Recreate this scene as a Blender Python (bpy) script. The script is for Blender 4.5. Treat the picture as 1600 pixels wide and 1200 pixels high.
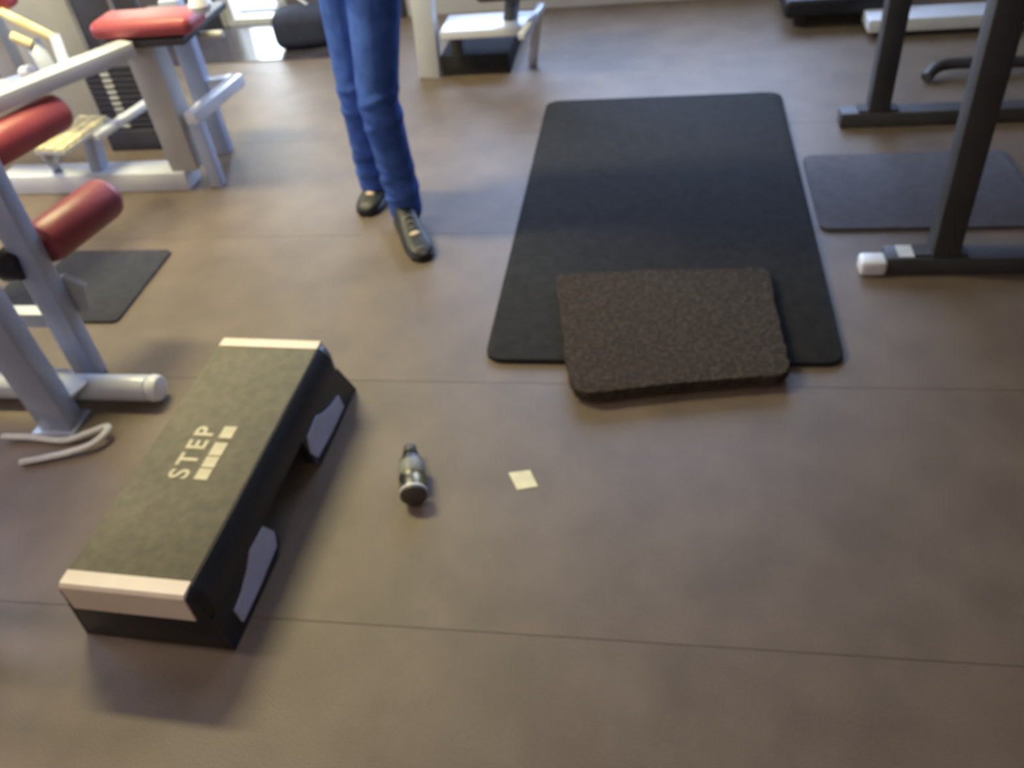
import bpy, bmesh, math, random
from mathutils import Vector, Matrix, noise
random.seed(7)
S = bpy.context.scene
C = S.collection
for o in list(bpy.data.objects):
    bpy.data.objects.remove(o)

# ------------------------------------------------------------ camera
cd = bpy.data.cameras.new('camera'); cam = bpy.data.objects.new('camera', cd); C.objects.link(cam)
cd.sensor_width = 36.0; cd.lens = 29.745; cd.clip_start = .05; cd.clip_end = 200
cam.matrix_world = Matrix((( .986, -.015,  .166, 0.0),
                           ( .133,  .666, -.734, 0.0),
                           (-.100,  .746,  .659, 1.6),
                           (0, 0, 0, 1)))
_q = cam.matrix_world.to_3x3().to_quaternion().normalized()
cam.matrix_world = Matrix.Translation((0, 0, 1.6)) @ _q.to_matrix().to_4x4()
cd.dof.use_dof = True; cd.dof.focus_distance = .5; cd.dof.aperture_fstop = 10
S.camera = cam
# ------------------------------------------------------------ exposure, world
S.view_settings.view_transform = 'Standard'; S.view_settings.look = 'None'
S.view_settings.gamma = 1.0; S.view_settings.use_curve_mapping = False
S.view_settings.exposure = 0.0
w = bpy.data.worlds.new('sky'); S.world = w; w.use_nodes = True
w.node_tree.nodes['Background'].inputs[0].default_value = (.72, .82, 1, 1)
w.node_tree.nodes['Background'].inputs[1].default_value = 2.0
# ------------------------------------------------------------ daylight at the windows, ceiling lamps
def area(name, loc, rot, sx, sy, power, col):
    l = bpy.data.lights.new(name, 'AREA'); l.shape = 'RECTANGLE'; l.size = sx; l.size_y = sy
    l.energy = power; l.color = col
    o = bpy.data.objects.new(name, l); C.objects.link(o); o.location = loc; o.rotation_euler = rot
    return o
R90 = math.pi / 2
DAY = (.44, .60, 1.0)
area('daylight_back_window', (-.35, 5.22, 1.45), (-R90, 0, 0), 2.6, 1.8, 150, DAY)
area('daylight_back_door', (-2.40, 5.22, 1.05), (-R90, 0, 0), .32, 2.0, 30, (.85, .92, 1))
area('warm_glow_back_corner', (-3.45, 5.22, 1.5), (-R90, 0, 0), 1.2, 1.3, 28, (1.0, .86, .48))  # yellow light added to warm the mid-left floor; its corner window is made up
area('daylight_left_window', (-4.82, 2.6, 1.6), (0, -R90, 0), 1.4, 1.4, 60, DAY)
area('daylight_left_window_near', (-4.82, .6, 1.6), (0, -R90, 0), 1.4, 1.4, 30, (1, .88, .80))
LAMPS = [(-2.2, 2.8, 98, (1.0, .90, .47)), (-2.9, .85, 31, (1.0, .78, .66)), (-.4, -1.5, 22, (1.0, .80, .66))]
WARM = (1.0, .87, .56)

# ------------------------------------------------------------ helpers
def lin(h):
    h = h.lstrip('#'); v = [int(h[i:i+2], 16) / 255 for i in (0, 2, 4)]
    return [c / 12.92 if c <= .04045 else ((c + .055) / 1.055) ** 2.4 for c in v]
MATS = {}
def mat(name, hexa, rough=.5, metal=0., hex2=None, nscale=20, bump=0., bscale=None, spec=.5, coat=0., kind='noise', contrast=(.35, .65)):
    if name in MATS: return MATS[name]
    m = bpy.data.materials.new(name); m.use_nodes = True
    nt = m.node_tree; b = nt.nodes['Principled BSDF']
    b.inputs['Roughness'].default_value = rough; b.inputs['Metallic'].default_value = metal
    b.inputs['Specular IOR Level'].default_value = spec; b.inputs['Coat Weight'].default_value = coat
    c = lin(hexa); b.inputs['Base Color'].default_value = (*c, 1)
    tc = nt.nodes.new('ShaderNodeTexCoord')
    c2 = lin(hex2) if hex2 else [x * .85 for x in c]
    if kind == 'voronoi':
        n = nt.nodes.new('ShaderNodeTexVoronoi'); n.inputs['Scale'].default_value = nscale; out = n.outputs['Distance']
    else:
        n = nt.nodes.new('ShaderNodeTexNoise'); n.inputs['Scale'].default_value = nscale; n.inputs['Detail'].default_value = 4; out = n.outputs['Fac']
    nt.links.new(tc.outputs['Object'], n.inputs['Vector'])
    r = nt.nodes.new('ShaderNodeValToRGB')
    r.color_ramp.elements[0].position = contrast[0]; r.color_ramp.elements[1].position = contrast[1]
    r.color_ramp.elements[0].color = (*c2, 1); r.color_ramp.elements[1].color = (*c, 1)
    nt.links.new(out, r.inputs['Fac']); nt.links.new(r.outputs['Color'], b.inputs['Base Color'])
    if bump:
        n2 = nt.nodes.new('ShaderNodeTexNoise'); n2.inputs['Scale'].default_value = bscale or nscale * 4; n2.inputs['Detail'].default_value = 3
        nt.links.new(tc.outputs['Object'], n2.inputs['Vector'])
        bp = nt.nodes.new('ShaderNodeBump'); bp.inputs['Strength'].default_value = bump; bp.inputs['Distance'].default_value = .01
        nt.links.new(n2.outputs['Fac'], bp.inputs['Height']); nt.links.new(bp.outputs['Normal'], b.inputs['Normal'])
    MATS[name] = m
    return m
def glass_mat(name, tint=(1, 1, 1), tr=.88, rough=.03):
    m = bpy.data.materials.new(name); m.use_nodes = True; nt = m.node_tree
    nt.nodes.remove(nt.nodes['Principled BSDF']); out = nt.nodes['Material Output']
    t = nt.nodes.new('ShaderNodeBsdfTransparent'); t.inputs[0].default_value = (*tint, 1)
    g = nt.nodes.new('ShaderNodeBsdfGlossy'); g.inputs['Roughness'].default_value = rough
    x = nt.nodes.new('ShaderNodeMixShader'); x.inputs[0].default_value = 1 - tr
    nt.links.new(t.outputs[0], x.inputs[1]); nt.links.new(g.outputs[0], x.inputs[2]); nt.links.new(x.outputs[0], out.inputs[0])
    MATS[name] = m; return m
def emit_mat(name, col, strength):
    m = bpy.data.materials.new(name); m.use_nodes = True; b = m.node_tree.nodes['Principled BSDF']
    b.inputs['Base Color'].default_value = (.9, .9, .85, 1)
    b.inputs['Emission Color'].default_value = (*col, 1); b.inputs['Emission Strength'].default_value = strength
    MATS[name] = m; return m

def finish(bm, sharp=40):
    bmesh.ops.recalc_face_normals(bm, faces=bm.faces[:])
    for f in bm.faces: f.smooth = True
    for e in bm.edges:
        if len(e.link_faces) == 2 and e.calc_face_angle(0) > math.radians(sharp): e.smooth = False
def link(name, me, m, parent=None):
    """one mesh object, its origin at the middle of its own base, parented in place"""
    vs = me.vertices
    lo = Vector([min(v.co[i] for v in vs) for i in range(3)]); hi = Vector([max(v.co[i] for v in vs) for i in range(3)])
    c = Vector(((lo.x + hi.x) / 2, (lo.y + hi.y) / 2, lo.z))
    me.transform(Matrix.Translation(-c))
    if m is not None: me.materials.append(MATS[m] if isinstance(m, str) else m)
    o = bpy.data.objects.new(name, me); C.objects.link(o)
    if parent is not None:
        o.parent = parent
        o.location = c - WORLD[parent.name]
    else:
        o.location = c
    WORLD[o.name] = c
    return o
WORLD = {}
def obj(name, bm, m, parent=None, sharp=40):
    finish(bm, sharp); me = bpy.data.meshes.new(name); bm.to_mesh(me); bm.free()
    return link(name, me, m, parent)
def thing(name, loc, label, cat, group=None):
    o = bpy.data.objects.new(name, None); C.objects.link(o); o.location = loc; o.empty_display_size = .1
    WORLD[o.name] = Vector(loc)
    return tag(o, label, cat, group)
def tag(o, label, cat, group=None):
    o['label'] = label; o['category'] = cat
    if group: o['group'] = group
    return o
def struct(o, label=None):
    o['kind'] = 'structure'
    if label: o['label'] = label
    return o
def nb(): return bmesh.new()
def merge(bm, b2, M=None):
    me = bpy.data.meshes.new('t'); b2.to_mesh(me); b2.free()
    if M is not None: me.transform(M)
    bm.from_mesh(me); bpy.data.meshes.remove(me)
def box(bm, lo, hi, bev=0., seg=2, M=None):
    b = bmesh.new(); bmesh.ops.create_cube(b, size=1)
    lo = Vector(lo); hi = Vector(hi); c = (lo + hi) / 2; d = hi - lo
    for v in b.verts: v.co = Vector((v.co.x * d.x, v.co.y * d.y, v.co.z * d.z)) + c
    if bev: bmesh.ops.bevel(b, geom=b.edges[:], offset=bev, segments=seg, profile=.5, affect='EDGES')
    merge(bm, b, M); return bm
def frame_of(p0, p1, up=(0, 0, 1)):
    p0 = Vector(p0); p1 = Vector(p1); z = (p1 - p0).normalized(); up = Vector(up)
    if abs(z.dot(up)) > .98: up = Vector((0, 1, 0))
    x = up.cross(z).normalized(); y = z.cross(x)
    M = Matrix((x, y, z)).transposed().to_4x4(); M.translation = p0
    return M, (p1 - p0).length
def beam(bm, p0, p1, w, h, bev=.006, up=(0, 0, 1)):
    M, L = frame_of(p0, p1, up)
    return box(bm, (-w/2, -h/2, 0), (w/2, h/2, L), bev, 2, M)
def lathe(bm, prof, M=None, seg=24):
    """prof: list of (radius, z)"""
    b = bmesh.new(); rings = []
    for r, z in prof:
        if r < 1e-6: rings.append([b.verts.new((0, 0, z))])
        else: rings.append([b.verts.new((r * math.cos(2*math.pi*k/seg), r * math.sin(2*math.pi*k/seg), z)) for k in range(seg)])
    for a, c in zip(rings, rings[1:]):
        for k in range(seg):
            k2 = (k + 1) % seg
            if len(a) == 1 and len(c) > 1: b.faces.new((a[0], c[k2], c[k]))
            elif len(c) == 1 and len(a) > 1: b.faces.new((a[k], a[k2], c[0]))
            elif len(a) > 1: b.faces.new((a[k], a[k2], c[k2], c[k]))
    merge(bm, b, M); return bm
def rod(bm, p0, p1, r, r1=None, rnd=.0, seg=20):
    """cylinder with softly rounded rims"""
    M, L = frame_of(p0, p1); r1 = r if r1 is None else r1; e = rnd or min(r, r1, L/2) * .15
    prof = [(0, 0), (r - e, 0), (r - e*.3, e*.3), (r, e), (r1, L - e), (r1 - e*.3, L - e*.3), (r1 - e, L), (0, L)]
    return lathe(bm, prof, M, seg)
def sweep(bm, pts, w, h, cyc=False, seg=10, up=(0, 0, 1), ell=True):
    """elliptic or flat tube along a polyline"""
    b = bmesh.new(); pts = [Vector(p) for p in pts]; n = len(pts); rings = []
    for i, p in enumerate(pts):
        a = pts[(i - 1) % n] if (cyc or i) else pts[0]; c = pts[(i + 1) % n] if (cyc or i < n-1) else pts[-1]
        t = (c - a).normalized(); u = Vector(up)
        if abs(t.dot(u)) > .98: u = Vector((0, 1, 0))
        x = u.cross(t).normalized(); y = t.cross(x)
        rings.append([b.verts.new(p + x * (w/2) * math.cos(2*math.pi*k/seg) + y * (h/2) * math.sin(2*math.pi*k/seg)) for k in range(seg)])
    for i in range(n if cyc else n - 1):
        A = rings[i]; B = rings[(i + 1) % n]
        for k in range(seg): b.faces.new((A[k], A[(k+1) % seg], B[(k+1) % seg], B[k]))
    if not cyc: b.faces.new(rings[0]); b.faces.new(rings[-1])
    merge(bm, b); return bm
def spline(pts, n=8):
    """Catmull-Rom through the points"""
    P = [Vector(p) for p in pts]; P = [2*P[0] - P[1]] + P + [2*P[-1] - P[-2]]; out = []
    for i in range(1, len(P) - 2):
        for k in range(n):
            t = k / n
            out.append(.5 * ((2*P[i]) + (P[i+1] - P[i-1]) * t + (2*P[i-1] - 5*P[i] + 4*P[i+1] - P[i+2]) * t*t + (3*P[i] - P[i-1] - 3*P[i+1] + P[i+2]) * t**3))
    out.append(P[-2]); return out
def prism(bm, outline, z0, z1, bev=0.):
    b = bmesh.new()
    lo = [b.verts.new((x, y, z0)) for x, y in outline]; hi = [b.verts.new((x, y, z1)) for x, y in outline]
    n = len(outline); b.faces.new(lo[::-1]); top = b.faces.new(hi)
    for k in range(n): b.faces.new((lo[k], lo[(k+1) % n], hi[(k+1) % n], hi[k]))
    if bev: bmesh.ops.bevel(b, geom=[e for e in top.edges], offset=bev, segments=2, profile=.5, affect='EDGES')
    merge(bm, b); return bm
def round_rect(x0, x1, y0, y1, r, n=6):
    out = []
    for cx, cy, a in ((x1-r, y1-r, 0), (x0+r, y1-r, 90), (x0+r, y0+r, 180), (x1-r, y0+r, 270)):
        for k in range(n + 1):
            t = math.radians(a + 90 * k / n); out.append((cx + r * math.cos(t), cy + r * math.sin(t)))
    return out

# ------------------------------------------------------------ materials
mat('floor_rubber', '#766759', .46, 0, '#695b4e', 5, .2, 260, .5)
mat('floor_base', '#3a3836', .8)
mat('entry_vinyl', '#4a464c', .22, 0, '#3f3b40', 9, 0, None, .6)
mat('white_wall', '#b4b2b6', .6, 0, '#aaa8ac', 3)
mat('dark_wall', '#665e62', .6, 0, '#5d5559', 3)
mat('ceiling_paint', '#b8b4ae', .8)
mat('dark_trim', '#38343a', .4)
mat('white_steel', '#d7dae0', .28, 0, '#cdd0d8', 5, 0, None, .6, .3)
mat('blue_grey_steel', '#aab2c6', .30, 0, '#9ea7bd', 5, 0, None, .6, .3)
mat('beige_steel', '#b9b6b0', .4, 0, '#aeaba4', 5)
mat('black_steel', '#454344', .5, 0, '#3c3a3b', 8)
mat('chrome', '#d8dade', .18, 1.0)
mat('red_vinyl', '#a3474c', .42, 0, '#963f44', 8, .1, 60)
mat('dark_red_vinyl', '#8d3f46', .42, 0, '#7c363d', 8, .1, 60)
mat('burgundy_vinyl', '#5a2c36', .45, 0, '#4d252e', 8)
mat('cream_wood', '#e9dcb2', .5, 0, '#d6c690', 14)
mat('weight_iron', '#3d3b44', .5, 0, '#35333b', 12)
mat('pale_plastic', '#c9c9c2', .5)
mat('white_plastic', '#eeeef2', .35)
mat('black_plastic', '#1d1d20', .45, 0, '#18181b', 10)
mat('stall_mat', '#333334', .85, 0, '#2c2c2d', 30, .3, 200, .12)
mat('flecked_rubber', '#544a40', .95, 0, '#3a332d', 70, .6, 110, .1, 0, 'noise', (.42, .72))
mat('grey_mat', '#5a575b', .85, 0, '#514e52', 25, .3, 200)
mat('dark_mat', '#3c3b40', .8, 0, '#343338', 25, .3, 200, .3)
mat('cup_plastic', '#57524c', .5)
mat('step_top', '#7d775f', .62, 0, '#6f6a55', 40, .5, 420, .35)
mat('step_black', '#26262a', .38, 0, '#202024', 10, 0, None, .5)
mat('step_grey', '#b6b7cc', .45, 0, '#abacc0', 10)
mat('cream_strip', '#f0e2d0', .5, 0, '#e6d6c4', 10)
mat('print_cream', '#d0c6a4', .6)
mat('denim', '#4a6cbc', .85, 0, '#375499', 14, .5, 300, .2)
mat('shirt', '#4a4a50', .9, 0, '#3e3e44', 10, .3, 40)
mat('skin', '#c89678', .55, 0, '#c08c6e', 12)
mat('hair', '#2c2019', .6, 0, '#201712', 60, .5, 120)
mat('shoe_black', '#26272a', .5, 0, '#1e1f22', 20)
mat('shoe_tan', '#d9c3a4', .6)
mat('eye_white', '#eae6e0', .3)
mat('lip', '#a4605a', .5)
mat('paper', '#f3edc9', .8)
mat('navy_fabric', '#2e3348', .8, 0, '#262a3d', 20, .4, 80)
mat('webbing', '#c9c7c2', .6, 0, '#b9b7b2', 40)
mat('label_grey', '#8d8f88', .5)
glass_mat('window_glass', (.97, .99, 1), .9)
glass_mat('bottle_plastic', (.78, .78, .68), .90, .35)
emit_mat('lamp_diffuser', WARM, 2.0)

# ------------------------------------------------------------ room shell
X0, X1, Y0, Y1, HC = -4.6, 3.6, -2.4, 5.0, 2.65
f = struct(obj('floor', box(nb(), (X0-.3, Y0-.3, -.12), (X1+.3, Y1+.3, -.006)), 'floor_base'), 'worn grey rubber gym floor laid in wide strips')
y = .978 - .81 * 5; k = 0
while y < Y1:
    a, b = max(y + .0006, Y0), min(y + .81 - .0006, Y1)
    if b > a:
        obj('floor_strip', box(nb(), (X0, a, -.008), (X1, b, 0.0), .0004, 1), 'floor_rubber', f)
    y += .81
ev = obj('entrance_flooring', box(nb(), (X0, 4.40, 0.0), (-1.70, Y1, .005), .002, 1), 'entry_vinyl', f)
ev['label'] = 'dark glossy flooring in front of the bright door'

def wall(name, axis, pos, thick, u0, u1, holes, m, z1=HC, z0=-.008):
    us = sorted({u0, u1, *[h[0] for h in holes], *[h[1] for h in holes]})
    zs = sorted({z0, z1, *[h[2] for h in holes], *[h[3] for h in holes]})
    bm = nb()
    for ua, ub in zip(us, us[1:]):
        for za, zb in zip(zs, zs[1:]):
            if any(h[0] <= (ua+ub)/2 <= h[1] and h[2] <= (za+zb)/2 <= h[3] for h in holes): continue
            if axis == 'y': box(bm, (ua, pos, za), (ub, pos + thick, zb))
            else: box(bm, (pos, ua, za), (pos + thick, ub, zb))
    return struct(obj(name, bm, m))
DOOR = (-2.60, -2.20, .0, 2.1)
WB = (-1.7, 1.0, .5, 2.4)
WC = (-4.1, -2.8, .85, 2.2)
WL1, WL2 = (1.9, 3.3, .9, 2.3), (-.1, 1.3, .9, 2.3)
wall('wall_back', 'y', Y1, .18, X0, X1, [DOOR, WB, WC], 'white_wall')['label'] = 'far gym wall with window and glass door'
wall('wall_left', 'x', X0 - .18, .18, Y0, Y1 + .18, [WL1, WL2], 'white_wall')['label'] = 'left gym wall with windows'
wall('wall_right', 'x', X1, .18, Y0, Y1 + .18, [], 'dark_wall')['label'] = 'right gym wall'
wall('wall_front', 'y', Y0 - .18, .18, X0 - .18, X1 + .18, [], 'dark_wall')['label'] = 'gym wall behind the viewer'
struct(obj('ceiling', box(nb(), (X0 - .2, Y0 - .2, HC), (X1 + .2, Y1 + .2, HC + .12)), 'ceiling_paint'), 'pale gym ceiling')
struct(obj('baseboard_back', box(box(nb(), (X0, Y1 - .02, .0), (-2.62, Y1, .11), .003, 1), (-2.18, Y1 - .02, .0), (-1.46, Y1, .11), .003, 1), 'dark_trim'), 'dark baseboard either side of the glass door')
# dark wainscot panels either side of the door
for a, b in ((X0, -2.62), (-2.18, -1.46)):
    struct(obj('trim_1', box(nb(), (a, Y1 - .012, .11), (b, Y1, .82), .003, 1), 'dark_wall'), 'mauve grey wall panel beside the glass door')
# glazed door and windows
def glazed(name, axis, pos, rect, label, mull=1, fw=.05):
    u0, u1, z0, z1 = rect
    def q(a, b, c, d, t0, t1):
        return ((a, pos + t0, c), (b, pos + t1, d)) if axis == 'y' else ((pos + t0, a, c), (pos + t1, b, d))
    o = struct(obj(name, box(nb(), *q(u0, u1, z0, z0 + fw * .7, .02, .12), .004), 'pale_plastic'), label)
    fr = nb()
    box(fr, *q(u0, u0 + fw, z0 + fw*.7, z1, .02, .12), .004); box(fr, *q(u1 - fw, u1, z0 + fw*.7, z1, .02, .12), .004); box(fr, *q(u0, u1, z1 - fw, z1, .02, .12), .004)
    obj('frame', fr, 'pale_plastic', o)
    st = (u1 - u0 - 2*fw) / mull
    for k in range(mull):
        a = u0 + fw + k * st; b = a + st
        obj('pane', box(nb(), *q(a + (.015 if k else 0), b - (.015 if k < mull-1 else 0), z0 + fw*.7, z1 - fw, .065, .071)), 'window_glass', o)
        if k: obj('mullion', box(nb(), *q(a - .015, a + .015, z0 + fw*.7, z1 - fw, .03, .11), .003), 'pale_plastic', o)
    return o
d = glazed('door_1', 'y', Y1, DOOR, 'tall narrow glass door glaring white with daylight', 1, .05)
obj('handle', rod(nb(), (-2.235, Y1 - .03, .95), (-2.235, Y1 - .03, 1.15), .012), 'chrome', d)
glazed('window_1', 'y', Y1, WB, 'wide window in the far wall', 3)
glazed('added_window', 'y', Y1, WC, 'unseen window in the far left corner, added for a yellow floor glow', 2)  # opening added to go with the yellow corner light
glazed('window_2', 'x', X0 - .18, WL1, 'far window in the left wall', 2)
glazed('window_3', 'x', X0 - .18, WL2, 'near window in the left wall', 2)
# ceiling lamps
for i, (x, y, p, lc) in enumerate(LAMPS):
    t = thing('ceiling_lamp', (x, y, HC - .09), ['warm fluorescent ceiling lamp over the leg machines', 'warm fluorescent ceiling lamp nearer than the leg machines', 'warm fluorescent ceiling lamp behind the viewer'][i], 'ceiling lamp', 'fluorescent lamps on the ceiling')
    obj('housing', box(nb(), (x - .65, y - .16, HC - .05), (x + .65, y + .16, HC), .006), 'white_plastic', t)
    obj('diffuser', box(nb(), (x - .62, y - .13, HC - .085), (x + .62, y + .13, HC - .05), .008), 'lamp_diffuser', t)
    area('lamp_light', (x, y, HC - .09), (0, 0, 0), 1.2, .24, p, lc)

# ------------------------------------------------------------ mats
o = obj('exercise_mat', prism(nb(), round_rect(-.497, .520, 1.874, 3.686, .05), 0, .016, .004), 'stall_mat')
tag(o, 'large black rubber mat lying lengthwise on the floor', 'mat')
pts = [(-.31, 2.265), (-.05, 2.285), (.15, 2.287), (.325, 2.298), (.345, 2.28), (.352, 2.05), (.362, 1.815), (.335, 1.782), (.20, 1.768), (0, 1.735), (-.175, 1.698), (-.215, 1.715), (-.24, 1.775), (-.27, 1.96), (-.318, 2.24)]
out = []
for i, p in enumerate(pts):
    q = pts[(i + 1) % len(pts)]; n = max(1, int(math.dist(p, q) / .02))
    for k in range(n):
        t = k / n; x, yy = p[0] + (q[0]-p[0])*t, p[1] + (q[1]-p[1])*t
        out.append((x + random.uniform(-.0025, .0025), yy + random.uniform(-.0025, .0025)))
b = nb(); prism(b, out, .0165, .047, .004)
o = obj('rubber_tile', b, 'flecked_rubber'); tag(o, 'rough brown flecked rubber tile lying on the black mat', 'mat')
o = obj('exercise_mat', prism(nb(), round_rect(.545, 1.26, 2.575, 3.10, .03), 0, .012, .003), 'grey_mat')
tag(o, 'dark grey floor mat between the feet of the black rack', 'mat')

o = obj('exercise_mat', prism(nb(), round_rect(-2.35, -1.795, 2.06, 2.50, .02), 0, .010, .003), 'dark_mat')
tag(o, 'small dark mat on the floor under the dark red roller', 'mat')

# ------------------------------------------------------------ aerobic step
ST = Vector((-1.067, 1.306, 0)); MST = Matrix.Translation(ST) @ Matrix.Rotation(math.radians(-2.4), 4, 'Z') @ Matrix.Diagonal((1, .965, 1, 1))
t = thing('aerobic_step', ST, 'low black aerobic step with olive top and cream ends', 'aerobic step')
def stepobj(name, bm, m, parent): bm.transform(MST); return obj(name, bm, m, parent)
def loft_y(bm, secs):
    """secs: list of (y, [(x,z)...]) closed profiles of equal length"""
    b = bmesh.new(); rs = [[b.verts.new((x, yy, z)) for x, z in pr] for yy, pr in secs]; n = len(rs[0])
    for A, B in zip(rs, rs[1:]):
        for k in range(n): b.faces.new((A[k], A[(k+1) % n], B[(k+1) % n], B[k]))
    b.faces.new(rs[0][::-1]); b.faces.new(rs[-1]); merge(bm, b); return bm
def deckprof(top, tx, sx, bz): return [(-tx, top), (tx, top), (sx, top - .028), (sx + .004, bz), (-sx - .004, bz), (-sx, top - .028)]
b = nb(); loft_y(b, [(-.400, deckprof(.206, .148, .172, .118)), (.400, deckprof(.206, .148, .172, .118))])
dk = stepobj('deck', b, 'step_black', t)
b = nb(); box(b, (-.146, -.392, .203), (.146, .392, .2105), .003); tp = stepobj('rubber_top', b, 'step_top', t)
for s in (-1, 1):
    # cream end strip: lip on top, chamfer, end face
    b = nb(); bb = bmesh.new(); prof = [(.392, .2118), (.427, .2112), (.434, .204), (.434, .128), (.400, .128), (.400, .203), (.392, .203)]
    A = [bb.verts.new((-.145, s*yy, z)) for yy, z in prof]; B = [bb.verts.new((.145, s*yy, z)) for yy, z in prof]
    for k in range(len(prof)): bb.faces.new((A[k], A[(k+1) % len(prof)], B[(k+1) % len(prof)], B[k]))
    bb.faces.new(A); bb.faces.new(B[::-1]); merge(b, bb)
    o = stepobj('end_strip', b, 'cream_strip', t); o['label'] = 'cream end strip'
    # black corner pieces beside the strip
    for q in (-1, 1):
        b = nb(); bb = bmesh.new(); P = [(q*.145, s*.399, .206), (q*.149, s*.399, .206), (q*.172, s*.399, .178), (q*.176, s*.399, .118), (q*.145, s*.399, .118)]
        Q = [(q*.145, s*.430, .198), (q*.148, s*.430, .196), (q*.164, s*.424, .174), (q*.166, s*.424, .118), (q*.145, s*.430, .118)]
        A = [bb.verts.new(p) for p in P]; B = [bb.verts.new(p) for p in Q]
        for k in range(5): bb.faces.new((A[k], A[(k+1) % 5], B[(k+1) % 5], B[k]))
        bb.faces.new(A[::-1]); bb.faces.new(B); merge(b, bb); stepobj('corner_piece', b, 'step_black', t)
    # folding foot: a hollow black frame across the width with a grey panel on each flank
    b = nb(); box(b, (-.17, s*.41 - .012, 0), (.17, s*.41 + .012, .122) , .006) if s > 0 else box(b, (-.17, s*.41 - .012, 0), (.17, s*.41 + .012, .122), .006)
    ft = stepobj('foot', b, 'step_black', t)
    for q in (-1, 1):
        b = nb(); lo, hi = (.13, .42) if s > 0 else (-.42, -.13)
        bb = bmesh.new(); ys = [lo, hi] if s < 0 else [hi, lo]
        outl = [(ys[0] + (.05 if s > 0 else 0), 0), (ys[1] - (ys[1]-ys[0])*.10, 0), (ys[1], .03), (ys[1], .12), (ys[0], .12)]
        A = [bb.verts.new((q*.158, yy, z)) for yy, z in outl]; B = [bb.verts.new((q*(.186 if z < .06 else .174), yy, z)) for yy, z in outl]
        for k in range(5): bb.faces.new((A[k], A[(k+1) % 5], B[(k+1) % 5], B[k]))
        bb.faces.new(A); bb.faces.new(B[::-1]); merge(b, bb); cheek = stepobj('foot_cheek', b, 'step_black', ft)
        # grey insert, wide towards the middle of the step and necked towards the end
        b = nb(); bb = bmesh.new(); e0, e1 = ys
        L = e1 - e0
        outl = [(e0 + L*.20, .026), (e0 + L*.55, .026), (e0 + L*.93, .034), (e0 + L*.99, .066), (e0 + L*.92, .108), (e0 + L*.66, .113), (e0 + L*.54, .092), (e0 + L*.36, .074), (e0 + L*.20, .068)]
        def xx(z): return q * (.186 - max(0, z - .02) * .118)
        A = [bb.verts.new((xx(z) - q*.004, yy, z)) for yy, z in outl]; B = [bb.verts.new((xx(z) + q*.004, yy, z)) for yy, z in outl]
        for k in range(len(outl)): bb.faces.new((A[k], A[(k+1) % len(outl)], B[(k+1) % len(outl)], B[k]))
        bb.faces.new(A); bb.faces.new(B[::-1]); merge(b, bb); o = stepobj('grey_insert', b, 'step_grey', ft); o['label'] = 'pale grey flank panel'
# print on the top: four letters and a second row of marks
def text_mesh(txt, size):
    cu = bpy.data.curves.new('txt', 'FONT'); cu.body = txt; cu.size = size; cu.extrude = .0006; cu.space_character = 1.32; cu.offset = .0016
    o = bpy.data.objects.new('txt', cu); C.objects.link(o); dg = bpy.context.evaluated_depsgraph_get()
    me = bpy.data.meshes.new_from_object(o.evaluated_get(dg)); bpy.data.objects.remove(o); return me
me = text_mesh('STEP', .070)
me.transform(Matrix.Translation((-.004, -.112, .2112)) @ Matrix.Rotation(R90, 4, 'Z')); me.transform(MST)
o = link('lettering', me, 'print_cream', tp); o['label'] = 'cream printed letters STEP'
for a, c in ((-.110, -.074), (-.070, -.034), (-.030, .014), (.030, .072)):
    o = stepobj('printed_mark', box(nb(), (.016, a, .2106), (.050, c, .2118)), 'print_cream', tp); o['label'] = 'worn cream printed mark of the second row'

# ------------------------------------------------------------ bottle, paper, strap
t = thing('plastic_bottle', (-.608, 1.40, 0), 'small clear plastic bottle lying beside the aerobic step', 'bottle')
MB_, L = frame_of((-.583, 1.318, .034), (-.634, 1.492, .034)); r = .034
lathe(b := nb(), [(0, .006), (r*.7, .002), (r*.95, .006), (r, .016), (r, .05), (r*.94, .056), (r, .062), (r, .112), (r*.92, .125), (r*.6, .146), (r*.42, .152), (r*.42, .158), (0, .158)], MB_, 28)
bd = obj('body', b, 'bottle_plastic', t)
obj('cap', lathe(nb(), [(0, .157), (r*.47, .157), (r*.5, .16), (r*.5, .176), (r*.44, .18), (0, .18)], MB_, 24), 'cup_plastic', t)
obj('neck_ring', lathe(nb(), [(r*.43, .148), (r*.6, .149), (r*.6, .153), (r*.43, .154)], MB_, 24), 'black_plastic', t)
obj('label_band', lathe(nb(), [(r*1.005, .066), (r*1.02, .067), (r*1.02, .108), (r*1.005, .109)], MB_, 28), 'label_grey', bd)
obj('base_ring', lathe(nb(), [(r*.98, .012), (r*1.03, .013), (r*1.03, .019), (r*.98, .020)], MB_, 28), 'white_plastic', bd)
obj('base_cup', lathe(nb(), [(0, 0), (r*.8, 0), (r*1.0, .005), (r*1.01, .012), (r*.9, .0125), (0, .0125)], MB_, 28), 'cup_plastic', bd)
b = nb(); prism(b, [(-.366, 1.440), (-.312, 1.452), (-.285, 1.398), (-.336, 1.384)], 0, .0015)
o = obj('paper_scrap', b, 'paper'); tag(o, 'small square cream paper scrap on the floor', 'paper')
loop = spline([(-1.86, 1.50, .02), (-1.77, 1.505, .016), (-1.663, 1.498, .014), (-1.60, 1.522, .02), (-1.545, 1.542, .03), (-1.535, 1.515, .03), (-1.56, 1.478, .022), (-1.62, 1.452, .014), (-1.70, 1.425, .012), (-1.75, 1.41, .012)], 6)
o = obj('strap', sweep(nb(), loop, .022, .016, seg=10), 'webbing'); tag(o, 'pale looped webbing strap on floor by the machine foot', 'strap')

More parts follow.
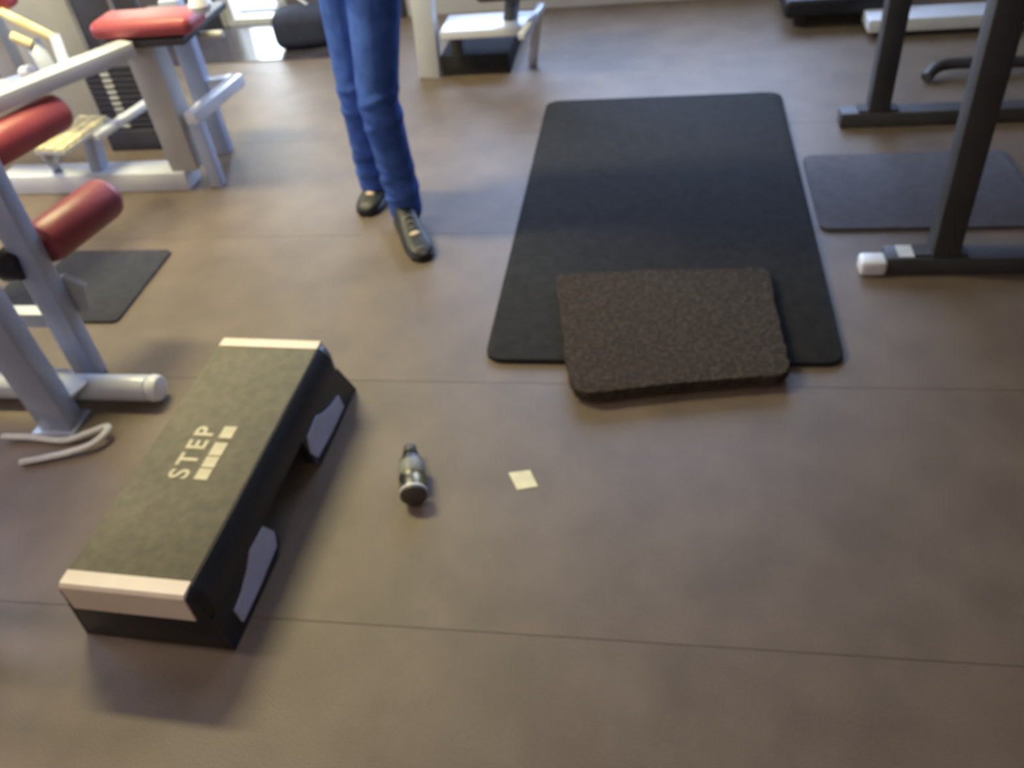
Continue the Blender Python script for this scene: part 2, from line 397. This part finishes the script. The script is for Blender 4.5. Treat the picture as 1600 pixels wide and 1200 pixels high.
# ------------------------------------------------------------ leg curl machine, near left
t = thing('leg_curl_machine', (-1.9, 1.75, 0), 'pale blue grey leg machine with dark red roller pads, nearest on the left', 'gym machine')
obj('upright', beam(nb(), (-1.745, 1.80, 0), (-1.69, 1.77, 1.05), .075, .06), 'blue_grey_steel', t)
up2 = obj('upright', beam(nb(), (-1.715, 1.575, .006), (-1.735, 1.56, .95), .105, .07), 'blue_grey_steel', t)
obj('foot_plate', box(nb(), (-1.79, 1.525, 0), (-1.655, 1.635, .008), .003), 'blue_grey_steel', up2)
b = nb(); rod(b, (-2.6, 1.69, .046), (-1.475, 1.69, .046), .040, .040, .004, 24)
bt = obj('base_tube', b, 'white_steel', t)
obj('end_cap', rod(nb(), (-1.475, 1.69, .046), (-1.437, 1.69, .046), .042, .040, .012, 24), 'white_plastic', bt)
obj('gusset', prism(nb(), [(-1.79, 1.60), (-1.66, 1.60), (-1.64, 1.66), (-1.74, 1.72), (-1.79, 1.72)], .086, .094), 'white_steel', t)
obj('bolt', lathe(nb(), [(0, .018), (.014, .018), (.016, .010), (.016, 0), (0, 0)], Matrix.Translation((-1.80, 1.675, .084)), 6), 'chrome', t)
obj('cross_bar', beam(nb(), (-2.6, 1.79, .235), (-1.755, 1.79, .235), .05, .05), 'white_steel', t)
obj('rear_upright', beam(nb(), (-2.55, 1.76, 0), (-2.55, 1.76, .95), .08, .06), 'blue_grey_steel', t)
obj('top_rail', beam(nb(), (-2.6, 1.76, .90), (-1.66, 1.76, .90), .06, .06), 'blue_grey_steel', t)
b = nb(); bb = bmesh.new()
P = [(-1.735, .33), (-1.70, .345), (-1.645, .31), (-1.67, .225), (-1.71, .215), (-1.745, .24)]
A = [bb.verts.new((x, 1.835, z)) for x, z in P]; B = [bb.verts.new((x, 1.855, z)) for x, z in P]
for k in range(6): bb.faces.new((A[k], A[(k+1) % 6], B[(k+1) % 6], B[k]))
bb.faces.new(A); bb.faces.new(B[::-1]); merge(b, bb)
obj('bracket', b, 'beige_steel', t)
obj('roller_arm', beam(nb(), (-1.715, 1.79, .40), (-1.715, 1.87, .40), .04, .03), 'chrome', t)
def roller(p0, p1, r, m, lab):
    M, L = frame_of(p0, p1)
    o = obj('roller_pad', lathe(nb(), [(0, 0), (r*.72, 0), (r*.9, .006), (r, .022), (r, L - .03), (r*.93, L - .012), (r*.75, L), (0, L)], M, 32), m, t)
    q = Vector(p0) + (Vector(p0) - Vector(p1)).normalized() * .07
    obj('axle', rod(nb(), q, Vector(p0) + (Vector(p1) - Vector(p0)) * .05, .014), 'chrome', o)
    obj('end_disc', lathe(nb(), [(0, L - .004), (r*.45, L - .004), (r*.45, L + .003), (0, L + .003)], M, 24), 'dark_red_vinyl', o)
    o['label'] = lab; return o
roller((-1.708, 1.83, .455), (-1.645, 2.11, .455), .064, 'dark_red_vinyl', 'dark red roller pad')
b = nb(); rod(b, (-1.79, 1.765, .44), (-1.735, 1.765, .43), .052, .045, .012); kn = obj('knob', b, 'black_plastic', t)

b = nb(); box(b, (-2.45, 1.34, .74), (-1.78, 1.93, .82), .03, 4); obj('bench_pad', b, 'red_vinyl', t)  # bench pad out of view, added for the shade it casts on the floor
obj('pad_rail', beam(nb(), (-2.10, 1.38, .71), (-2.10, 1.90, .71), .06, .05), 'blue_grey_steel', t)
# ------------------------------------------------------------ unseen uprights at the left, added to cast shadow bands on the floor
t = thing('shadow_uprights', (-1.75, .84, 0), 'unseen white uprights left of the aerobic step, added for their floor shadows', 'rack')
for y in (.725, .805, .925):
    obj('upright', beam(nb(), (-1.70, y, .04), (-1.70, y, 1.15), .045, .05), 'white_steel', t)
    obj('foot', box(nb(), (-1.95, y - .025, 0), (-1.60, y + .025, .04), .005), 'white_steel', t)
    obj('cradle', sweep(nb(), spline([(-1.70, y, 1.14), (-1.66, y, 1.17), (-1.62, y, 1.16), (-1.60, y, 1.21)], 5), .03, .02, seg=8), 'chrome', t)
obj('brace', beam(nb(), (-1.70, .74, .30), (-1.70, .91, .30), .04, .04), 'white_steel', t)

# ------------------------------------------------------------ seated machine, far left
t = thing('seated_leg_machine', (-2.2, 3.1, 0), 'white seated gym machine with red seat and dark weight stack', 'gym machine')
obj('base_beam', box(nb(), (-2.80, 2.965, 0), (-1.93, 3.09, .085), .008), 'white_steel', t)
obj('main_post', box(nb(), (-1.99, 2.975, .085), (-1.87, 3.085, .60), .008), 'beige_steel', t)
obj('leg', beam(nb(), (-1.82, 3.01, 0), (-1.82, 3.01, .281), .05, .05), 'blue_grey_steel', t)
obj('side_rail', beam(nb(), (-1.825, 2.985, .305), (-1.772, 3.37, .305), .055, .05), 'white_steel', t)
obj('cross_rail', beam(nb(), (-1.79, 3.345, .305), (-1.95, 3.32, .305), .055, .05), 'white_steel', t)
obj('seat_post', beam(nb(), (-1.93, 3.32, .0), (-1.93, 3.32, .66), .085, .06), 'blue_grey_steel', t)
b = nb(); box(b, (-2.07, 2.93, .635), (-1.67, 3.10, .70), .028, 4); sp = obj('seat_pad', b, 'red_vinyl', t)
obj('seat_plate', box(nb(), (-2.06, 2.95, .60), (-1.72, 3.36, .626), .004), 'black_steel', t)
obj('seat_handle', rod(nb(), (-1.70, 3.05, .60), (-1.61, 3.05, .60), .014), 'pale_plastic', t)
obj('lock_knob', lathe(nb(), [(0, -.03), (.03, -.026), (.042, 0), (.03, .026), (0, .03)], Matrix.Translation((-1.625, 2.98, .73)), 20), 'white_plastic', t)
obj('lever_arm', beam(nb(), (-2.36, 2.20, .61), (-1.93, 2.93, .61), .085, .055), 'white_steel', t)
roller((-2.215, 2.30, .50), (-2.105, 2.66, .50), .066, 'red_vinyl', 'bright red roller pad')
obj('roller_link', beam(nb(), (-2.30, 2.30, .59), (-2.235, 2.235, .49), .05, .03), 'blue_grey_steel', t)
# weight stack
ws = obj('weight_frame', box(box(nb(), (-2.50, 3.36, 0), (-2.20, 3.52, .10), .006), (-2.5, 3.51, .10), (-2.2, 3.53, .75), .004), 'weight_iron', t)
for k in range(11):
    z = .105 + k * .026
    p = obj('weight_plate', box(nb(), (-2.49, 3.37, z), (-2.235, 3.505, z + .0235), .003), 'weight_iron', ws)
for k in range(11):
    z = .105 + k * .026
    obj('number_tag', box(nb(), (-2.405, 3.366, z + .004), (-2.362, 3.3705, z + .020), .001), 'pale_plastic', ws)
for x in (-2.46, -2.27): obj('guide_rod', rod(nb(), (x, 3.44, .39), (x, 3.44, 1.5), .012), 'chrome', ws)
# footplate with a grid of wooden treads
fp = obj('foot_rest', prism(nb(), [(-2.42, 2.80), (-2.275, 2.78), (-2.235, 3.08), (-2.385, 3.10)], .265, .28), 'pale_plastic', t)
for i in range(3):
    for k in range(6):
        u = (i + .5) / 3; v = (k + .5) / 6
        x = (-2.42 + .145*u) + (.037)*v; yy = 2.80 - .02*u + .30*v
        bb = nb(); box(bb, (-.020, -.0225, 0), (.020, .0225, .014), .006, 2, Matrix.Translation((x, yy, .28)) @ Matrix.Rotation(-.12, 4, 'Z'))
        obj('tread', bb, 'cream_wood', fp)
obj('foot_rest_bar', beam(nb(), (-2.25, 2.95, .255), (-2.16, 3.27, .265), .04, .03), 'white_steel', t)
obj('foot_rest_post', beam(nb(), (-2.35, 3.03, .085), (-2.31, 3.03, .265), .07, .05), 'blue_grey_steel', t)
obj('foot_rest_post', beam(nb(), (-2.55, 3.03, .085), (-2.42, 2.86, .262), .04, .04), 'blue_grey_steel', t)
# handles
for p0, p1 in (((-2.44, 3.0, .745), (-2.255, 3.0, .628)), ((-2.415, 2.97, .665), (-2.345, 2.97, .625))):
    o = obj('handle_grip', rod(nb(), p0, p1, .018, .018, .005), 'cream_wood', t); o['label'] = 'cream handle grip'
obj('handle_post', beam(nb(), (-2.37, 3.0, .63), (-2.29, 2.93, .50), .06, .04), 'blue_grey_steel', t)
obj('handle_post', beam(nb(), (-2.26, 3.0, .64), (-2.12, 2.80, .60), .04, .03), 'blue_grey_steel', t)
obj('back_pad', box(nb(), (-2.75, 3.0, .74), (-2.40, 3.10, 1.25), .03, 4), 'red_vinyl', t)
obj('back_post', beam(nb(), (-2.62, 3.14, .085), (-2.62, 3.14, 1.1), .09, .07), 'beige_steel', t)
obj('shroud', box(nb(), (-2.95, 3.56, 0), (-2.52, 3.70, 1.5), .01), 'beige_steel', t)
for p in ((-2.455, 3.0, .515), (-2.60, 3.0, .46)):
    M, L = frame_of(p, Vector(p) + Vector((.045, -.02, .012)))
    obj('tube_cap', lathe(nb(), [(0, -.02), (.02, -.018), (.024, -.006), (.024, .04), (.018, .05), (0, .052)], M, 20), 'white_plastic', t)
obj('lower_tube', rod(nb(), (-2.80, 3.03, .42), (-2.10, 3.03, .56), .022), 'blue_grey_steel', t)

# ------------------------------------------------------------ bench by the wall, far middle
t = thing('bench_machine', (-.9, 4.1, 0), 'white framed bench with burgundy pad, behind the walking person', 'gym machine')
obj('upright', beam(nb(), (-1.125, 4.09, 0), (-1.06, 4.07, 1.3), .105, .08), 'white_steel', t)
obj('base_block', box(nb(), (-1.06, 4.07, 0), (-.72, 4.55, .10), .006), 'stall_mat', t)  # dark base, which also stands in for the shade under the bench
obj('frame_plate', box(nb(), (-1.02, 3.97, .21), (-.585, 4.20, .25), .006), 'white_steel', t)
obj('side_rail', beam(nb(), (-.60, 3.76, .28), (-.545, 4.10, .30), .035, .03), 'white_steel', t)
obj('leg', beam(nb(), (-.62, 4.16, 0), (-.56, 4.05, .29), .04, .03), 'white_steel', t)
obj('leg', beam(nb(), (-.98, 4.12, .09), (-.98, 4.12, .22), .05, .05), 'black_steel', t)
obj('seat_pad', box(nb(), (-.80, 3.82, .41), (-.41, 4.25, .48), .025, 4), 'burgundy_vinyl', t)
obj('seat_stem', beam(nb(), (-.70, 4.1, .24), (-.66, 4.08, .42), .06, .05), 'black_steel', t)
# sit-up board, far right
t = thing('sit_up_board', (1.2, 4.45, 0), 'low white sit-up board with black pad behind the rack', 'bench')
obj('rail', box(nb(), (.97, 4.27, .03), (2.1, 4.44, .09), .006), 'white_steel', t)
for x in (1.05, 1.95): obj('leg', box(nb(), (x, 4.29, 0), (x + .06, 4.42, .031), .003), 'black_plastic', t)
obj('pad', box(nb(), (.60, 4.42, .06), (1.16, 4.86, .15), .025, 4), 'black_plastic', t)
obj('leg', box(nb(), (.66, 4.5, 0), (.72, 4.8, .065), .003), 'black_steel', t)
obj('leg', box(nb(), (1.04, 4.43, 0), (1.10, 4.8, .065), .003), 'black_steel', t)

# ------------------------------------------------------------ black power rack, right
t = thing('power_rack', (1.25, 2.85, 0), 'black steel power rack with square posts at the right edge', 'rack')
for y, m in ((2.355, 0), (3.38, 1)):
    ft = obj('foot_beam', box(nb(), (.70 if not m else .715, y - .04, 0), (1.95, y + .04, .06), .005), 'black_steel', t)
    if not m:
        o = obj('end_cap', box(nb(), (.625, y - .048, .0), (.705, y + .02, .05), .012, 3), 'white_plastic', ft); o['label'] = 'white end cap'
        o = obj('sticker', box(nb(), (.735, y - .030, .0595), (.815, y + .036, .0615)), 'pale_plastic', ft); o['label'] = 'pale sticker'
    for x in (.855, 1.80):
        p = obj('post', beam(nb(), (x + (.0 if m else .012), y, .06), (x - (.012 if not m else 0), y, 2.15), .08, .075), 'black_steel', t)
        obj('gusset', prism(nb(), [(x - .075, y - .03), (x + .075, y - .03), (x + .075, y + .03), (x - .075, y + .03)], .06, .068), 'black_steel', p)
    obj('top_beam', box(nb(), (.80, y - .035, 2.15), (1.86, y + .035, 2.22), .005), 'black_steel', t)
for x in (.85, 1.80):
    obj('side_beam', box(nb(), (x - .035, 2.39, 2.08), (x + .035, 3.345, 2.15), .005), 'black_steel', t)
t = thing('cable_machine', (1.5, 3.8, 0), 'black curved tube foot of a machine behind the rack', 'gym machine')
obj('foot_tube', sweep(nb(), spline([(1.12, 3.74, .025), (1.17, 3.79, .05), (1.26, 3.81, .055), (1.5, 3.81, .05), (2.1, 3.81, .05)], 6), .05, .05, seg=14), 'black_steel', t)
obj('upright', beam(nb(), (2.02, 3.81, 0), (2.02, 3.81, 1.9), .08, .08), 'black_steel', t)

# ------------------------------------------------------------ bag by the door
t = thing('gym_bag', (-1.93, 4.62, .005), 'dark navy bag slumped on the floor beside the glass door', 'bag')
b = nb(); box(b, (-.16, -.11, 0), (.16, .11, .20), .06, 5, Matrix.Translation((-1.95, 4.62, .005)) @ Matrix.Rotation(.15, 4, 'Z')); obj('bag_body', b, 'navy_fabric', t)
obj('strap', sweep(nb(), spline([(-2.10, 4.60, .06), (-2.11, 4.62, .16), (-2.05, 4.64, .24), (-1.98, 4.64, .26), (-1.90, 4.62, .215)], 6), .025, .008, seg=8), 'webbing', t)

# ------------------------------------------------------------ walking person
P0 = Vector((-.98, 2.78, 0))
t = thing('person', P0, 'person in blue jeans and black shoes walking across the floor', 'person')
def caps(bm, a, b_, ra, rb, seg=16):
    M, L = frame_of(a, b_); pr = []
    for k in range(5): th = -R90 + R90 * k / 4; pr.append((max(0, ra * math.cos(th)), ra * math.sin(th)))
    for k in range(5): th = R90 * k / 4; pr.append((max(0, rb * math.cos(th)), L + rb * math.sin(th)))
    pr[0] = (0, -ra); pr[-1] = (0, L + rb); lathe(bm, pr, M, seg)
def ball(bm, c, r3, seg=18, rot=None):
    b = bmesh.new(); bmesh.ops.create_uvsphere(b, u_segments=seg, v_segments=12, radius=1)
    M = Matrix.Translation(c) @ (rot.to_4x4() if rot else Matrix.Identity(4)) @ Matrix.Diagonal((*r3, 1)); merge(bm, b, M)
def chain(bm, pts): 
    for (p, r), (q, s) in zip(pts, pts[1:]): caps(bm, p, q, r, s)
def fused(name, bm, m, parent, voxel, smooth=6, fac=.5):
    me = bpy.data.meshes.new('t'); bm.to_mesh(me); bm.free(); o = bpy.data.objects.new('t', me); C.objects.link(o)
    r = o.modifiers.new('r', 'REMESH'); r.mode = 'VOXEL'; r.voxel_size = voxel
    s = o.modifiers.new('s', 'SMOOTH'); s.iterations = smooth; s.factor = fac
    dg = bpy.context.evaluated_depsgraph_get(); m2 = bpy.data.meshes.new_from_object(o.evaluated_get(dg)); bpy.data.objects.remove(o)
    for p in m2.polygons: p.use_smooth = True
    m2.materials.clear(); return link(name, m2, m, parent)
F = Vector((.50, -.866, 0)); LV = Vector((.866, .50, 0)); Z = Vector((0, 0, 1))
hipL, kneeL, ankL = Vector((-.895, 2.785, .90)), Vector((-.930, 2.665, .49)), Vector((-.915, 2.675, .10))
hipR, kneeR, ankR = Vector((-1.025, 2.855, .90)), Vector((-1.045, 2.80, .49)), Vector((-1.085, 2.875, .10))
pel = (hipL + hipR) / 2 + Vector((0, 0, .06)); chest = pel + Vector((.02, -.03, .36)); neck = chest + Vector((.01, -.02, .20)); head = neck + Vector((.02, -.035, .145))
shL = chest + LV*.175 + Z*.10; shR = chest - LV*.175 + Z*.10
elL = shL + Vector((.03, .04, -.28)); elR = shR + Vector((-.03, .05, -.28))
wrL = elL + F*.23 - LV*.06 + Z*.02; wrR = elR + F*.22 + LV*.07 + Z*.0
# body, one continuous surface
b = nb()
chain(b, [(pel, .12), (pel + Z*.16, .105), (chest, .125), (neck - Z*.06, .075), (neck, .055), (head - Z*.06, .055)])
caps(b, shL - LV*.03 - Z*.03, shR + LV*.03 - Z*.03, .055, .055)
rotF = Matrix((LV, -F, Z)).transposed()
ball(b, head + Z*.02, (.076, .095, .112), rot=rotF); ball(b, head - Z*.055 + F*.025, (.055, .065, .06), rot=rotF)
ball(b, head + F*.098 - Z*.01, (.014, .02, .02), rot=rotF); caps(b, head + F*.09 + Z*.03, head + F*.104 - Z*.012, .008, .011)
for s in (-1, 1): ball(b, head + LV*s*.078 - F*.005, (.010, .022, .032), rot=rotF)
for hp, kn, an in ((hipL, kneeL, ankL), (hipR, kneeR, ankR)): chain(b, [(hp, .085), (kn, .055), ((kn*.7 + an*.3), .054), (an, .038)])
for sh, el, wr, sd in ((shL, elL, wrL, 1), (shR, elR, wrR, -1)):
    chain(b, [(sh, .052), (el, .040), (wr, .027)])
    dr = (wr - el).normalized(); side = -LV*sd; pal = wr + dr*.05
    ball(b, pal, (.036, .045, .018), rot=Matrix((side, dr, side.cross(dr))).transposed())
    for j, ln in enumerate((.070, .080, .075, .058)):
        base = wr + dr*.082 + side*(.027 - .018*j); m1 = base + dr*ln*.55 - Z*.008; caps(b, base, m1, .0090, .0085, 10); caps(b, m1, m1 + dr*ln*.4 - Z*.022, .0085, .0075, 10)
    tb = wr + dr*.03 + side*.028; caps(b, tb, tb + side*.03 + dr*.03, .011, .010, 10); caps(b, tb + side*.03 + dr*.03, tb + side*.032 + dr*.06 - Z*.01, .010, .008, 10)
body = fused('body', b, 'skin', t, .0065, 4)
for s in (-1, 1):
    e = obj('eye', (lambda q: (ball(q, head + F*.086 + LV*s*.031 + Z*.012, (.012, .008, .007), 12, rotF), q)[1])(nb()), 'eye_white', body)
    obj('iris', (lambda q: (ball(q, head + F*.0925 + LV*s*.031 + Z*.012, (.0055, .003, .0055), 10, rotF), q)[1])(nb()), 'hair', body)
    obj('eyebrow', sweep(nb(), [head + F*.090 + LV*s*(.016 + .010*k) + Z*(.032 + .003*math.sin(k)) - F*.004*k for k in range(4)], .008, .006, seg=8), 'hair', body)
obj('mouth', (lambda q: (ball(q, head + F*.089 - Z*.062, (.022, .008, .008), 12, rotF), q)[1])(nb()), 'lip', body)
b = nb(); ball(b, head + Z*.045 - F*.022, (.085, .098, .102), rot=rotF); ball(b, head - F*.055 - Z*.02, (.07, .05, .08), rot=rotF)
fused('hair', b, 'hair', t, .008, 3)
# jeans with folds at knees and hems
b = nb()
ball(b, pel - Z*.04, (.165, .120, .115), rot=rotF); caps(b, pel - Z*.02 - LV*.05, pel - Z*.02 + LV*.05, .118, .118); caps(b, pel - LV*.05 + Z*.05, pel + LV*.05 + Z*.05, .112, .112)
def ring(bm, c, ax, r, tilt, th):
    n = 18; pt = []
    u = ax.cross(Vector((0, 1, .1))).normalized(); v = ax.cross(u)
    for k in range(n): a = 2*math.pi*k/n; pt.append(c + u*r*math.cos(a) + v*r*math.sin(a) + ax*tilt*math.cos(a + .6))
    sweep(bm, pt, th, th, cyc=True, seg=8, up=ax)
for hp, kn, an in ((hipL, kneeL, ankL), (hipR, kneeR, ankR)):
    mid = kn*.65 + an*.35; lo = an + (kn - an)*.0 - Z*.035
    chain(b, [(hp, .096), (hp*.45 + kn*.55, .082), (kn, .069), (mid, .067), (an + Z*.06, .060), (lo, .062)])
    ax = (kn - an).normalized()
    for k, (q, tl) in enumerate(((.10, .025), (.0, -.02), (-.10, .03), (-.22, -.02), (-.62, .015), (-.72, -.02), (-.82, .02), (-.92, -.012))):
        c = kn + (kn - an)*q if q <= 0 else kn + (hp - kn)*q
        ring(b, c, ax, .062 if q > -.5 else .056, tl, .026)
jn = fused('jeans', b, 'denim', t, .009, 4, .45)
b = nb(); chain(b, [(pel + Z*.04, .128), (pel + Z*.18, .122), (chest, .142), (chest + Z*.10, .11)]); ball(b, pel + Z*.02, (.17, .125, .10), rot=rotF)
caps(b, shL - LV*.03 - Z*.03, shR + LV*.03 - Z*.03, .066, .066)
for q in (shL, shR): caps(b, neck - Z*.07, q - Z*.01, .062, .060)
for sh, el in ((shL, elL), (shR, elR)): chain(b, [(sh - Z*.02, .060), (sh*.35 + el*.65, .054)])
fused('shirt', b, 'shirt', t, .010, 4)
# shoes
def shoe(heel, toe, lab):
    heel = Vector(heel); toe = Vector(toe); d = (toe - heel).normalized(); L = (toe - heel).length; s = Z.cross(d)
    st = [(0, .030, .085), (.06, .036, .10), (.25, .038, .105), (.42, .040, .085), (.60, .046, .062), (.78, .048, .050), (.92, .040, .042), (1, .018, .030)]
    def shell(z0, zf, g):
        b = bmesh.new(); rs = []
        for u, hw, hh in st:
            c = heel + d*L*u; n = 14; rg = []
            for k in range(n):
                a = 2*math.pi*k/n; x = math.cos(a); zz = math.sin(a); zt = zf(hh)
                rg.append(b.verts.new(c + s*(hw + g)*math.copysign(abs(x)**.7, x) + Z*(z0 + (zt - z0)*(.5 + .5*math.copysign(abs(zz)**.7, zz)))))
            rs.append(rg)
        for A, B in zip(rs, rs[1:]):
            for k in range(14): b.faces.new((A[k], A[(k+1) % 14], B[(k+1) % 14], B[k]))
        b.faces.new(rs[0][::-1]); b.faces.new(rs[-1]); return b
    o = obj('shoe', shell(.016, lambda h: h, 0), 'shoe_black', t, 60)
    obj('sole', shell(0, lambda h: .024, .004), 'black_plastic', o, 60)
    for k in range(4):
        u = .42 + .075*k; hh = .086 - .030*k/3*1.1; c = heel + d*L*u + Z*hh
        obj('lace', sweep(nb(), [c - s*.024 - Z*.008, c + Z*.004, c + s*.024 - Z*.008], .006, .005, seg=8), 'label_grey', o)
    c = heel + d*L*.66 + Z*.056
    b = nb(); ball(b, c, (.020, .013, .007), 14, Matrix((s, d, Z)).transposed()); q = obj('tan_badge', b, 'shoe_tan', o); q['label'] = 'tan badge on the shoe'
    c = heel + d*L*.90 + Z*.042; obj('toe_trim', sweep(nb(), [c - s*.026 - Z*.012, c - s*.012 + Z*.001, c + s*.012 + Z*.001, c + s*.026 - Z*.012], .006, .006, seg=8), 'label_grey', o)
    return o
shoe((-.945, 2.70, 0), (-.795, 2.415, 0), '')
shoe((-1.07, 2.965, 0), (-1.10, 2.725, 0), '')
